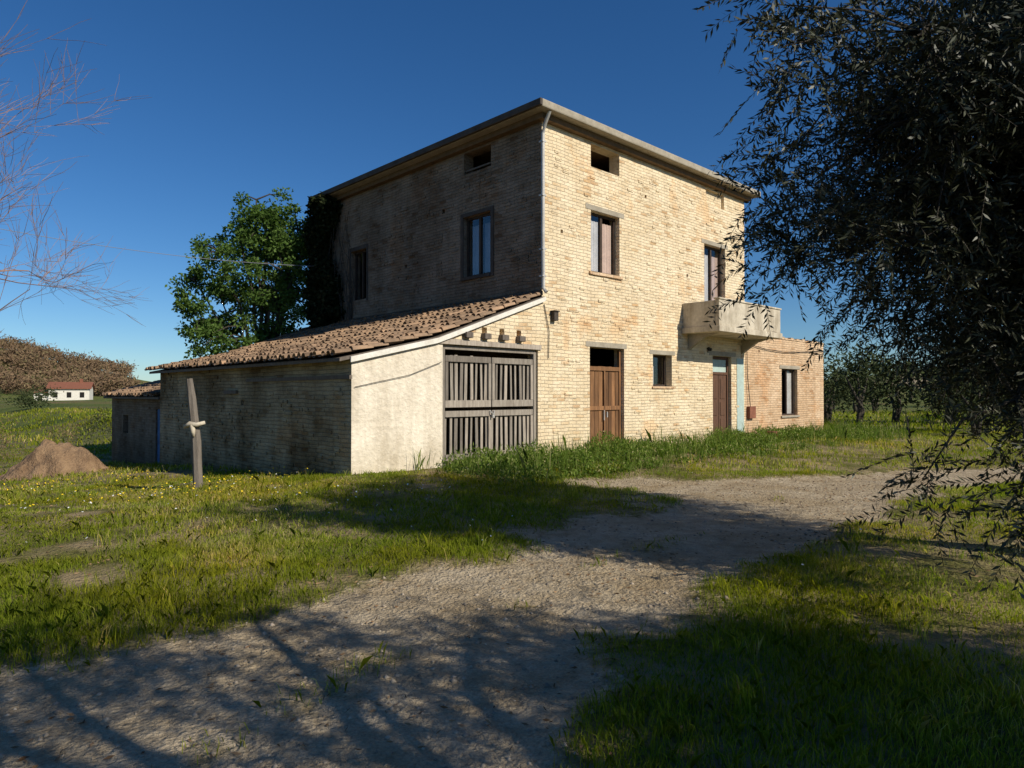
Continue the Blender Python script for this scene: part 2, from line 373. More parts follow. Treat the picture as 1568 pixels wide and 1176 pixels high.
mb.box(4.1,5.3,-.012,.05,2.654,2.77); mb.box(7.0,8.66,-.014,.05,2.734,2.87)
mb.make('lintels',M['concrete'],house,bevel=.006)
mb=MB()
mb.box(-.03,.05,1.60,1.697,4.44,6.13); mb.box(-.03,.05,2.733,2.83,4.44,6.13); mb.box(-.03,.05,1.699,2.731,6.034,6.128); mb.box(-.06,.05,1.699,2.731,4.44,4.516)
mb.box(-.02,.05,7.20,7.277,4.4,6.1); mb.box(-.02,.05,8.183,8.26,4.4,6.1); mb.box(-.02,.05,7.279,8.181,5.985,6.1)
mb.make('window_surrounds',M['concrete_dark'],house,bevel=.006)
mb=MB(); mb.box(1.62,2.9,-.05,.06,4.47,4.546); mb.box(4.2,5.2,-.04,.06,1.74,1.796); mb.make('sills',M['brick_ext'],house,bevel=.006)
def W(O,U,Nn):
    O=Vector((O[0],O[1],0));U=Vector((U[0],U[1],0));Nn=Vector((Nn[0],Nn[1],0))
    return lambda u,z,d:O+U*u+Vector((0,0,z))-Nn*d
def pbox(mb,P,u0,u1,z0,z1,d0,d1):
    mb.hexa([P(u0,z0,d0),P(u1,z0,d0),P(u1,z0,d1),P(u0,z0,d1),P(u0,z1,d0),P(u1,z1,d0),P(u1,z1,d1),P(u0,z1,d1)])
fr_mb=MB(); gl_mb=MB(); cw=MB(); cpk=MB(); refl_mb=MB()
def window(P,u0,u1,z0,z1,d=.14,mull=1,cur=None,drop=.12,curd=.07,glass=(1,1)):
    w=.055; e=.002
    pbox(fr_mb,P,u0+e,u0+w,z0+e,z1-e,d,d+.06); pbox(fr_mb,P,u1-w,u1-e,z0+e,z1-e,d,d+.06)
    pbox(fr_mb,P,u0+w+e,u1-w-e,z1-w,z1-e,d,d+.06); pbox(fr_mb,P,u0+w+e,u1-w-e,z0+e,z0+w,d,d+.06)
    um=(u0+u1)/2
    if mull: pbox(fr_mb,P,um-.04,um+.04,z0+w+e,z1-w-e,d-.005,d+.055)
    a,b=u0+w,u1-w
    if glass[0]: gl_mb.quad(P(a,z0+w,d+.03),P(um,z0+w,d+.03),P(um,z1-w,d+.03),P(a,z1-w,d+.03))
    if glass[1]: gl_mb.quad(P(um,z0+w,d+.035),P(b,z0+w,d+.035),P(b,z1-w,d+.035),P(um,z1-w,d+.035))
    if cur:
        for m_,x0,x1 in ((cur[0],a+.01,um-.02),(cur[1],um+.02,b-.01)):
            if m_ is None: continue
            ns=14
            for i in range(ns):
                xa=x0+(x1-x0)*i/ns; xb=x0+(x1-x0)*(i+1)/ns
                da=d+curd+.015*math.sin(i*1.9); db=d+curd+.015*math.sin((i+1)*1.9)
                m_.quad(P(xa,z0+.03,da),P(xb,z0+.03,db),P(xb,z1-drop,db),P(xa,z1-drop,da))
PF=W((0,0),(1,0),(0,-1)); PL=W((0,0),(0,1),(-1,0))
window(PF,1.70,2.82,4.55,6.03,cur=(cw,cpk),drop=.18,glass=(1,0))
window(PF,6.85,8.05,3.45,6.0,cur=(cw,cpk),drop=.25)
window(PL,1.70,2.73,4.52,6.03,d=.1,cur=(refl_mb,refl_mb),drop=.2,curd=.12)  # blue sheets behind the glass stand in for its sky reflection
window(PL,7.28,8.18,4.46,5.98,cur=None,glass=(0,1))
window(PF,4.25,5.15,1.8,2.65,d=.2,mull=0,cur=(cw,None),drop=.30)
PE=W((0,.02),(1,0),(0,-1)); window(PE,11.86,13.1,.85,2.46,d=.12,cur=(None,cw),drop=.1,glass=(0,1))
fr_mb.make('window_frames',M['frame'],house,bevel=.004); gl_mb.make('window_panes',M['glass'],house)
cw.make('curtains_pale',M['curt_w'],house); cpk.make('curtains_pink',M['curt_p'],house); refl_mb.make('painted_pane_reflections',M['refl_b'],house)
mb=MB(); pbox(mb,PL,1.72,1.76,7.16,7.64,.05,.1); pbox(mb,PL,1.78,2.7,7.2,7.24,.05,.1); mb.make('attic_bars',M['wood_grey'],house)
mb=MB(); nb=9
for i in range(nb):
    a=1.72+(1.21)*i/nb; b=1.72+1.21*(i+1)/nb-.012
    z1=2.28+random.uniform(-.01,.01); mb.box(a,b,.12+random.uniform(0,.014),.16,.12+random.uniform(0,.06),z1)
mb.box(1.655,1.715,.1,.17,.1,2.7); mb.box(2.935,2.995,.1,.17,.1,2.7); mb.box(1.72,2.93,.09,.115,2.17,2.27); mb.box(1.72,2.93,.09,.115,1.2,1.3); mb.box(2.30,2.35,.085,.11,.15,2.165)
mb.make('front_door',M['wood_brown'],house,island=True)
mb=MB(); mb.box(2.36,2.39,.04,.085,1.02,1.16); mb.box(2.27,2.29,.06,.085,.95,1.2); mb.make('door_hardware',M['metal'],house)
mb=MB()
mb.box(7.305,7.38,.1,.17,.1,2.72); mb.box(8.32,8.395,.1,.17,.1,2.72); mb.box(7.382,8.318,.1,.17,2.64,2.72); mb.box(7.382,8.318,.1,.17,2.18,2.26)
for a,b in ((7.39,7.84),(7.86,8.31)):
    mb.box(a,b,.13,.165,.12,2.17); 
    for z0,z1 in ((.25,.85),(.95,1.35),(1.45,2.05)): mb.box(a+.08,b-.08,.112,.128,z0,z1)
mb.make('side_entry_door',M['wood_dark'],house,bevel=.006)
mb=MB(); mb.box(7.39,8.31,.14,.15,2.262,2.638); mb.make('door_transom',M['turq'],house)
mb=MB(); mb.box(8.72,9.15,-.016,.05,.2,2.70); mb.make('painted_strip',M['turq'],house)
mb=MB(); mb.tube([(-.06,-.3,7.83),(-.06,-.16,7.6),(-.045,-.075,7.4),(-.04,-.07,6.2),(-.05,-.08,5.0),(-.035,-.075,4.3),(-.04,-.08,3.95),(-.02,-.16,3.85)],.042,10)
for z in (7.2,6.0,4.8,4.2): mb.box(-.1,.02,-.12,-.0,z,z+.035)
mb.make('downpipe',M['metal'],house)
mb=MB()
mb.box(5.62,9.36,-1.18,-.001,3.28,3.44)
mb.make('balcony_slab',M['concrete_pale'],house,bevel=.015)
mb=MB()
mb.box(5.67,5.77,-1.01,-.001,3.442,4.13); mb.box(5.67,9.30,-1.14,-1.02,3.443,4.15); mb.box(9.2,9.298,-1.018,-.001,3.442,4.13)
mb.box(5.64,9.33,-1.17,-.99,4.152,4.20) 
mb.make('balcony_parapet',M['concrete_pale'],house,bevel=.012)
mb=MB()
for x in (5.95,9.0): mb.hexa([(x,-.5,3.18),(x+.14,-.5,3.18),(x+.14,-.002,2.85),(x,-.002,2.85),(x,-.9,3.278),(x+.14,-.9,3.278),(x+.14,-.002,3.278),(x,-.002,3.278)])
mb.make('balcony_brackets',M['concrete'],house)
mb=MB(); mb.box(.28,.42,-.12,-.002,3.25,3.45); mb.box(.26,.44,-.15,-.0,3.452,3.48); mb.make('wall_lamp',M['concrete_dark'],house,bevel=.01)
mb=MB(); mb.tube([(7.0,-.03,2.95),(7.0,-.06,2.9),(7.05,-.1,2.9)],.05,8); mb.make('bell',M['wire'],house)
mb=MB(); EO=[(11.86,13.1,.85,2.46),(10.2,10.28,2.95,3.03),(14.2,14.28,2.7,2.78)]
wall(mb,(0,.02),(1,0),(0,-1),15.36,-1,3.46,EO,u0=9.253); wall(mb,(15.36,.02),(0,1),(1,0),6,-1,3.46,[]); wall(mb,(9.25,6.02),(1,0),(0,1),6.11,-1,3.46,[])
for i in range(26): 
    x=9.27+i*.234; mb.box(x,x+.22,.0,.26,3.462,3.462+random.choice([.06,.07,.085,.05,.1]))
mb.make('extension_wall',M['brick_ext'],house)
mb=MB(); mb.box(9.26,15.34,.27,6.0,3.38,3.5); mb.box(9.6,15,.5,.6,-1,3.3); mb.make('extension_roof',M['concrete_dark'],house)
mb=MB(); mb.box(11.7,13.26,-.0,.06,2.464,2.58); mb.box(11.78,13.18,-.03,.06,.78,.846); mb.make('extension_lintel',M['concrete'],house,bevel=.006)
mb=MB(); mb.box(9.38,9.78,-.1,.018,.82,1.2); mb.make('meter_box',M['rust'],house,bevel=.01)
mb=MB(); mb.tube([(9.3,-.02,3.2),(10.5,-.03,3.08),(12,-.03,3.02),(13.5,-.03,3.1),(15.3,-.03,3.22)],.012,6)
mb.tube([(.05,-.02,3.6),(.2,-.03,3.0),(.18,-.03,2.4)],.01,6); mb.tube([(9.33,-.03,3.2),(9.35,-.03,2.2),(9.5,-.05,1.2)],.012,6)
mb.tube([(-4.75,-.03,1.72),(-3.6,-.04,1.95),(-2.85,-.05,2.22)],.006,5)
mb.make('wall_cables',M['wire'],house)
def prof(x):
    return float(np.interp(x,[-5.3,-4.8,-2.95,0],[2.145,2.26,2.68,3.75]))
mb=MB(); vents=[(-1.79-.48,-1.79-.34,2.84,2.95),(-1.78,-1.64,2.84,2.97),(-1.29,-1.15,2.84,2.97),(-.79,-.65,2.84,2.97)]
wall(mb,(0,0),(1,0),(0,-1),-.001,-1,4,[(-2.79,-.13,.0,2.57)]+vents,prof=prof,u0=-2.79,extra=[-2.5,-1.5])
mb.make('barn_front_brick',M['brick_front'],house)
mb=MB()
for x in (-2.27,-1.78,-1.29,-.79): mb.box(x-.02,x+.16,-.13,.1,2.72,2.838)
mb.make('rafter_ends',M['wood_grey'],house,bevel=.012)
mb=MB(); wall(mb,(0,0),(1,0),(0,-1),-2.792,-1,4,[],prof=prof,u0=-4.8); mb.make('barn_front_plaster',M['plaster'],house)
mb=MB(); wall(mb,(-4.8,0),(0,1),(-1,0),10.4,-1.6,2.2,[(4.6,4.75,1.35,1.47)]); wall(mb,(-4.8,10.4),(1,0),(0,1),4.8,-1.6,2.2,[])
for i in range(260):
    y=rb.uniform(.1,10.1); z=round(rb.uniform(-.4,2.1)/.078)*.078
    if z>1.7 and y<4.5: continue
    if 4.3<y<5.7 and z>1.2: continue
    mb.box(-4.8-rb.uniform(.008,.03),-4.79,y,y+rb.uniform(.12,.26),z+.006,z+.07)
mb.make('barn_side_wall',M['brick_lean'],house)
mb=MB(); mb.box(-4.84,-4.78,.0,4.4,1.86,1.93); mb.box(-4.86,-4.79,4.9,5.6,1.6,1.68); mb.make('barn_wall_beams',M['wood_grey'],house)
mb=MB()
for a,b in ((-5.06,-2.95),(-2.95,0)):
    za,zb=prof(a),prof(b)
    mb.hexa([(a,-.05,za-.04),(b,-.05,zb-.04),(b,10.5,zb-.04),(a,10.5,za-.04),(a,-.05,za+.02),(b,-.05,zb+.02),(b,10.5,zb+.02),(a,10.5,za+.02)])
mb.make('barn_roof_deck',M['wood_grey'],house)
mb=MB()
for a,b in ((-4.86,-2.95),(-2.948,0.05)):
    za,zb=prof(a),prof(b) if b<=0 else prof(0)+.018
    mb.hexa([(a,-.085,za-.10),(b,-.085,zb-.10),(b,-.052,zb-.10),(a,-.052,za-.10),(a,-.085,za+.0),(b,-.085,zb+.0),(b,-.052,zb+.0),(a,-.052,za+.0)])
mb.make('barn_fascia',M['plaster_white'],house,bevel=.005)
def tiles(name,pf,x0,x1,y0,y1,parent,mat,sp=.205):
    Vs=[];Fs=[];Rs=[]; cnt=0; step=.33; L=.43; ns=6
    y=y0; ci=0
    while y<y1:
        for kind in (0,1):
            x=x0+random.uniform(-.05,.04)
            yy=y+(sp/2 if kind else 0)
            while x<x1-.05:
                xe=min(x+L,x1+.02); r0=sp*.36*random.uniform(.93,1.1); r1=r0*.82
                jy=random.uniform(-.016,.016); jz=random.uniform(-.006,.02); rr=random.random(); th=.018
                for (xx,r,lift) in ((x,r0,.035),(xe,r1,.0)):
                    zb=pf(xx)+.03+lift*(1 if kind==0 else .6)+jz
                    for lay in (0,1):
                        for k_ in range(ns+1):
                            an=math.pi*k_/ns; rad=r-lay*th
                            if kind==0: p=(xx,yy+jy+math.cos(an)*rad,zb+.035+math.sin(an)*rad*.95)
                            else: p=(xx,yy+jy+math.cos(an)*rad,zb+.06-math.sin(an)*rad*.6)
                            Vs.append(p); Rs.append(rr)
                m_=ns+1
                for k_ in range(ns):
                    b=cnt
                    Fs.append((b+k_,b+k_+1,b+2*m_+k_+1,b+2*m_+k_))
                    Fs.append((b+m_+k_,b+m_+k_+1,b+3*m_+k_+1,b+3*m_+k_))
                    Fs.append((b+k_,b+k_+1,b+m_+k_+1,b+m_+k_))
                cnt+=4*m_; x+=step
        y+=sp; ci+=1
    np_mesh(name,Vs,Fs,mat,parent,rnd=Rs,smooth_=False)
tiles('barn_roof_tiles',prof,-5.14,-.02,.03,10.5,house,M['terra'])
mb=MB(); mb.box(-.09,-.002,-.03,9.6,3.80,3.9); mb.make('flashing',M['concrete_dark'],house)
mb=MB()
mb.box(-2.785,-2.70,.05,.16,.0,2.56); mb.box(-.215,-.135,.05,.16,.0,2.56); mb.box(-2.697,-.218,.05,.16,2.48,2.56)
for leaf in ((-2.68,-1.47),(-1.44,-.23)):
    a,b=leaf; npk=9; w=(b-a)/npk
    for (zl,zh) in ((.14,1.20),(1.40,2.36)):
        for i in range(npk):
            pa=a+i*w+random.uniform(.0,.02); pb=a+(i+1)*w-random.uniform(.045,.075)
            ln=random.uniform(-.025,.025); y0=.10+random.uniform(0,.012)
            z0=zl+random.uniform(0,.08); z1=zh+random.uniform(-.05,.02)
            mb.hexa([(pa+ln,y0,z0),(pb+ln,y0,z0),(pb+ln,y0+.025,z0),(pa+ln,y0+.025,z0),(pa,y0,z1),(pb,y0,z1),(pb,y0+.025,z1),(pa,y0+.025,z1)])
    for z0,z1 in ((2.24,2.36),(1.33,1.47),(1.14,1.26),(.28,.40)): mb.box(a,b,.06,.097,z0,z1)
    mb.box(a,a+.07,.055,.096,1.475,2.235); mb.box(b-.07,b,.055,.096,.41,1.13); mb.box(b-.07,b,.055,.096,1.475,2.235)
mb.box(-2.9,-.05,-.035,.04,2.575,2.68)
mb.make('barn_gate',M['gatewood'],house,island=True)
mb=MB(); mb.tube([(-1.52,.04,1.25),(-1.50,.0,1.2),(-1.44,.0,1.18),(-1.40,.04,1.25)],.012,6); mb.box(-1.49,-1.43,-.01,.03,1.1,1.17); mb.make('gate_chain',M['metal'],house)
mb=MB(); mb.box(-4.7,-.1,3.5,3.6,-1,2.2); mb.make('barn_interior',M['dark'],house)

# shed behind
shed=empty('brick_shed',(C0[0],C0[1],0),RZ)
mb=MB(); wall(mb,(-4.55,10.6),(0,1),(-1,0),5.9,-2,1.5,[(.35,1.05,-.9,1.15),(3.9,4.5,.3,.9)]); wall(mb,(-4.55,16.5),(1,0),(0,1),3.4,-2,1.5,[])
wall(mb,(-4.55,10.6),(1,0),(0,-1),3.4,-2,2.4,[],prof=lambda x:1.55+.27*x); mb.make('shed_walls',M['brick_side'],shed)
pf2=lambda x:1.55+.27*(x+4.55)
mb=MB(); mb.hexa([(-4.8,10.56,pf2(-4.8)-.04),(-1.15,10.56,pf2(-1.15)-.04),(-1.15,16.6,pf2(-1.15)-.04),(-4.8,16.6,pf2(-4.8)-.04),(-4.8,10.56,pf2(-4.8)+.02),(-1.15,10.56,pf2(-1.15)+.02),(-1.15,16.6,pf2(-1.15)+.02),(-4.8,16.6,pf2(-4.8)+.02)]); mb.make('shed_roof_deck',M['wood_grey'],shed)
tiles('shed_roof_tiles',pf2,-4.88,-1.2,10.6,16.5,shed,M['terra'])
mb=MB(); mb.box(-4.5,-4.46,10.96,11.64,-.88,1.14); mb.make('shed_door',M['blue'],shed)

# ------------------------------------------------------------------ wooden post
px,py=-5.38,11.7; pz=hpt(px,py)
post=empty('wooden_post',(px,py,pz))
mb=MB()
pts=[(.06,0,-.3),(.05,0,0),(.03,0,.4),(.01,.01,.8),(-.03,.0,1.2),(-.07,.0,1.55),(-.115,.0,1.88)]
mb.tube(pts,[.085,.083,.078,.08,.074,.07,.052],7); mb.make('post_timber',M['gatewood'],post,smooth_=False)
mb=MB(); mb.tube([(-.16,-.09,1.06),(-.05,-.1,1.12),(.06,-.1,1.10),(.19,-.08,1.14)],[.03,.045,.04,.03],6); mb.tube([(-.02,-.09,1.1),(.0,-.1,.98),(.01,-.09,.9)],[.05,.04,.015],6)
mb.tube([(-.1,-.09,1.07),(-.04,.09,1.12),(.07,.085,1.12),(.1,-.08,1.1)],.022,6)
mb.make('rope_binding',M['concrete_pale'],post,smooth_=True)

# ------------------------------------------------------------------ power line
mb=MB(); a=Vector((-14.0,16.5,5.9)); b=Vector((C0[0]+B[0]*9.4-.03,C0[1]+B[1]*9.4,5.7)); L=[]
for i in range(25):
    u_=i/24; p=a.lerp(b,u_); p.z-=.25*4*u_*(1-u_); L.append(p)
mb.tube(L,.008,5); mb.make('overhead_wire',M['wirel'])

# ------------------------------------------------------------------ vegetation
def unit(v): return v/np.maximum(np.linalg.norm(v,axis=-1,keepdims=True),1e-9)
def leaves_at(P,D,length,width,rng,fold=True):
    n=len(P); r=rng.normal(size=(n,3)); side=unit(np.cross(D,r)); 
    Ls=(length*rng.uniform(.7,1.15,n))[:,None]; Ws=(width*rng.uniform(.75,1.2,n))[:,None]
    nor=np.cross(D,side)
    v0=P; v1=P+D*Ls*.45+side*Ws*.5; v2=P+D*Ls+nor*Ls*rng.uniform(-.12,.12,n)[:,None]; v3=P+D*Ls*.45-side*Ws*.5
    V=np.stack([v0,v1,v2,v3],1).reshape(-1,3); F=np.arange(4*n).reshape(n,4)
    return V,F
def olive_tree(name,base,crowns,ntw,leafL,leafW,K,seed,mat,trunk_r=.2,ncl=300,twL=(.3,.6),fork=1.3,barkmat=None,droop=.35,limbs=7,extra_pts=None,jit=.12):
    rng=np.random.default_rng(seed); rd=random.Random(seed)
    e=empty(name,(0,0,0)); bz=hpt(base[0],base[1])
    w=np.array([c[3]*c[4]*c[5] for c in crowns],float); w/=w.sum()
    ci=rng.choice(len(crowns),ncl,p=w)
    d=unit(rng.normal(size=(ncl,3))); rr=rng.uniform(.12,1,ncl)**.5
    C=np.array([c[:3] for c in crowns])[ci]; R=np.array([c[3:6] for c in crowns])[ci]
    cl=C+d*R*rr[:,None]
    if extra_pts is not None: cl=np.concatenate([cl,np.array(extra_pts,float)]); d=np.concatenate([d,np.tile([[-.8,-.1,.0]],(len(extra_pts),1))])
    ncl=len(cl)
    mb=MB(); fk=Vector((base[0]+rd.uniform(-.1,.1),base[1]+rd.uniform(-.1,.1),bz+fork))
    mb.tube([Vector((base[0],base[1],bz-.3)),Vector((base[0]+.04,base[1],bz+fork*.3)),Vector((base[0]-.05,base[1]+.04,bz+fork*.7)),fk],[trunk_r*1.35,trunk_r,trunk_r*.85,trunk_r*.8],9)
    lp=[]
    for i in range(limbs):
        c=crowns[i%len(crowns)]; dd=Vector((rd.uniform(-1,1),rd.uniform(-1,1),rd.uniform(-.2,1))).normalized()
        tgt=Vector((c[0]+dd.x*c[3]*.65,c[1]+dd.y*c[4]*.65,c[2]+dd.z*c[5]*.65))
        path=[fk]
        for k_ in range(1,6):
            u_=k_/5; p=fk.lerp(tgt,u_); p+=Vector((rd.uniform(-.12,.12),rd.uniform(-.12,.12),.25*math.sin(u_*math.pi))); path.append(p)
        mb.tube(path,[trunk_r*.6*(1-.8*j/5) for j in range(6)],7); lp+=path[1:]
    for i in range(ncl):
        p=Vector(cl[i]); q=min(lp,key=lambda t:(t-p).length); m=q.lerp(p,.5)+Vector((rd.uniform(-.1,.1),rd.uniform(-.1,.1),rd.uniform(0,.15)))
        mb.tube([q,m,p],[trunk_r*.07,trunk_r*.045,.005],4,cap=False)
    mb.make('trunk_and_branches',barkmat or M['bark'],e,smooth_=True)
    idx=np.concatenate([np.arange(ncl),rng.integers(0,ncl,max(ntw-ncl,1))]); n=len(idx)
    if extra_pts is not None: idx=np.concatenate([idx,np.repeat(np.arange(ncl-len(extra_pts),ncl),5)]); n=len(idx)
    O=cl[idx]+rng.normal(size=(n,3))*jit; D=unit(d[idx]*.55+rng.normal(size=(n,3))*.75+np.array([0,0,-.12])); TL=rng.uniform(*twL,n)
    dr=rng.uniform(.2,1,n)*droop
    us=np.linspace(0,1,5); S=O[:,None,:]+D[:,None,:]*TL[:,None,None]*us[None,:,None]; S[:,:,2]-=(dr*TL)[:,None]*us[None,:]**2
    pr=unit(np.cross(D,rng.normal(size=(n,3))))*.0022
    SV=np.stack([S+pr[:,None,:],S-pr[:,None,:]],2).reshape(n,-1,3)
    fb=[]; 
    for k_ in range(4): fb.append([2*k_,2*k_+1,2*k_+3,2*k_+2])
    SF=(np.arange(n)[:,None,None]*10+np.array(fb)[None]).reshape(-1,4)
    np_mesh('twigs',SV.reshape(-1,3),SF,barkmat or M['bark'],e)
    u_=(np.arange(K)+.6)/K
    P=O[:,None,:]+D[:,None,:]*TL[:,None,None]*u_[None,:,None]; P[:,:,2]-=(dr*TL)[:,None]*u_[None,:]**2
    T=D[:,None,:]-np.array([0,0,1])*(2*dr)[:,None,None]*u_[None,:,None]; T=unit(T)
    wv=unit(np.cross(T,rng.normal(size=(n,1,3)))); sg=np.where(np.arange(K)%2==0,1,-1)[None,:,None]
    LD=unit(T*.75+wv*sg*.75+rng.normal(size=(n,K,3))*.22)
    V,F=leaves_at(P.reshape(-1,3),LD.reshape(-1,3),leafL,leafW,rng)
    np_mesh('foliage',V,F,mat,e,rnd=np.repeat(rng.random(n*K),4))
    return e
fr_pts=[(2.0,5.0,4.15),(1.9,4.9,4.4),(2.2,5.1,3.9),(2.3,5.2,4.3),(2.55,5.3,4.5),(2.5,5.2,4.0),(2.25,5.7,3.5),(2.4,5.6,3.3),(2.3,5.9,3.1),(2.35,5.9,2.9),(2.5,5.6,2.75),(2.3,6.0,2.7),(2.6,5.5,3.6),(2.7,5.4,3.0),(3.1,5.2,.95)]
olive_tree('olive_tree',(5.5,6.6),[(5.2,6.3,3.6,2.2,1.8,1.9),(4.5,5.5,3.2,1.5,1.2,1.6),(4.9,5.7,1.9,1.2,1.1,.9),(3.6,5.4,4.3,1.1,.8,.8),(4.5,5.2,4.3,1.2,.9,.9),(4.1,5.2,1.35,.6,.5,.5),(3.6,5.6,2.9,.8,.7,.8),(3.5,4.6,.95,.25,.3,.45),(4.1,5.2,2.1,.6,.5,.8)],9000,.078,.019,24,5,M['olive'],.22,ncl=640,extra_pts=fr_pts)
# olives behind / right of the camera (they throw the shade)
olive_tree('olive_tree',(3.6,-1.0),[(3.2,1.0,3.7,2.3,.75,.8),(2.2,.2,3.3,2.0,.9,.9)],1050,.09,.021,20,12,M['olive'],.22,ncl=95,jit=.13)
olive_tree('olive_tree',(7.0,.0),[(7.0,.4,3.1,1.9,1.1,1.3),(5.4,.75,3.0,1.5,.8,1.1)],3200,.09,.024,22,15,M['olive'],.22,ncl=250,jit=.2)
olive_tree('olive_tree',(.6,-3.8),[(.8,-2.0,4.2,2.3,1.1,1.0)],520,.09,.021,20,18,M['olive'],.22,ncl=52,jit=.12)

def gtree(name,x,y,crowns,nleaf,leafL,leafW,seed,mat,r=.16,ncl=120,spread=.42):
    rng=np.random.default_rng(seed); rd=random.Random(seed); e=empty(name); bz=hpt(x,y)
    mb=MB(); top=Vector((x+.1,y,bz+2.2)); mb.tube([(x,y,bz-.3),(x+.1,y,bz+1),top],[r*1.2,r,r*.8],8)
    w=np.array([c[3]*c[4]*c[5] for c in crowns]); ci=rng.choice(len(crowns),ncl,p=w/w.sum())
    d=unit(rng.normal(size=(ncl,3))); cl=np.array([c[:3] for c in crowns])[ci]+d*np.array([c[3:6] for c in crowns])[ci]*(rng.uniform(.2,1.15,ncl)**.5)[:,None]
    lp=[]
    for c in crowns:
        for q in range(3):
            tg=Vector((c[0]+rd.uniform(-.5,.5)*c[3],c[1]+rd.uniform(-.5,.5)*c[4],c[2]+rd.uniform(-.2,.7)*c[5]))
            path=[top.lerp(tg,k/5)+Vector((rd.uniform(-.12,.12),rd.uniform(-.12,.12),0))*(k>0) for k in range(6)]
            mb.tube(path,[r*.5*(1-.8*k/5) for k in range(6)],6); lp+=path
    for p in cl:
        p=Vector(p); q=min(lp,key=lambda t:(t-p).length); mb.tube([q,q.lerp(p,.5)+Vector((0,0,.1)),p],[.03,.02,.008],4,cap=False)
    mb.make('trunk_and_branches',M['bark'],e,smooth_=True)
    sz=rng.uniform(.5,1.35,ncl); ii=rng.integers(0,ncl,nleaf)
    off=rng.normal(size=(nleaf,3)); off=unit(off)*(rng.random(nleaf)**.5)[:,None]*spread*sz[ii][:,None]; off[:,2]*=.7
    P=cl[ii]+off; D=unit(unit(off)*.6+rng.normal(size=(nleaf,3))*.7+np.array([0,0,-.2]))
    V,F=leaves_at(P,D,leafL,leafW,rng); np_mesh('foliage',V,F,mat,e,rnd=np.repeat(np.clip(rng.random(nleaf)*.6+.4*(rng.random(ncl)[ii]),0,1),4))
gtree('green_tree',-8.4,22.8,[(-8.5,22.8,5.9,1.9,1.6,1.6),(-7.9,22.8,7.2,1.3,1.1,1.1),(-9.9,22.8,4.6,1.2,1.2,1.2),(-7.4,22.9,5.0,1.2,1.2,1.5),(-9.0,22.4,3.4,1.7,1.1,.8),(-7.0,22.6,6.6,.8,.8,.8)],32000,.13,.075,31,M['green'],ncl=280,spread=.38)
# ivy on the far corner of the house
rng=np.random.default_rng(44); nl=15000
zz=rng.uniform(2.9,7.9,nl); f_=fbm(zz*1.0,np.zeros(nl),1.0,4)
yy=9.8-rng.random(nl)**1.5*(.55+1.9*np.clip(f_-.25,0,1)); xx=-rng.random(nl)**1.3*(.25+.8*fbm(zz,yy,.9,6))-.02
V,F=leaves_at(np.stack([xx,yy,zz],1),unit(rng.normal(size=(nl,3))+np.array([-.5,0,-.6])),.14,.10,rng)
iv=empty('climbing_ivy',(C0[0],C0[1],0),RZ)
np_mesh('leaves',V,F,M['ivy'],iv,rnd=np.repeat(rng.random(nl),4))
mb=MB(); rv=random.Random(8)
for i in range(26):
    y=rv.uniform(8.0,9.9); p=Vector((-.03,y,3.2)); L=[p]
    for k in range(9): p=p+Vector((rv.uniform(-.07,.04),rv.uniform(-.22,.22),rv.uniform(.25,.6))); p.x=min(p.x,-.02); p.z=min(p.z,7.65); L.append(p)
    mb.tube(L,[.02*(1-.08*k) for k in range(10)],4,cap=False)
mb.make('stems',M['bark'],iv)

def bare_tree(name,x,y,h,seed,mat,r=.16,levels=6,spread=.55,lean=(.05,0)):
    rd=random.Random(seed); e=empty(name); mb=MB(); bz=hpt(x,y)
    def grow(p,d,L,r,lev):
        n=4; path=[p]; dd=d.copy()
        for k in range(n):
            dd=(dd+Vector((rd.uniform(-1,1),rd.uniform(-1,1),rd.uniform(-.7,.8)))*.16).normalized(); path.append(path[-1]+dd*L/n)
        mb.tube(path,[r*(1-.45*k/n) for k in range(n+1)],6 if lev<2 else 3,cap=False)
        if lev>=levels: return
        nb=rd.choice([3,4]) if lev<levels-1 else rd.choice([3,4,5])
        for i in range(nb):
            k=rd.randint(1,n); 
            if i==0: k=n
            nd=(dd+Vector((rd.uniform(-1,1),rd.uniform(-1,1),rd.uniform(-.6,.9)))*spread*1.25).normalized()
            grow(path[k],nd,L*rd.uniform(.6,.84),max(r*(1-.45*k/n)*.62,.0035),lev+1)
    grow(Vector((x,y,bz-.2)),Vector((lean[0],lean[1],1)).normalized(),h,r,0)
    mb.make('branches',mat,e)
bare_tree('bare_tree',-8.3,9.0,2.9,3,M['bark_bare'],lean=(.12,0))
bare_tree('bare_tree',-8.6,9.8,2.6,21,M['bark_bare'],r=.12,levels=6,lean=(.1,0))

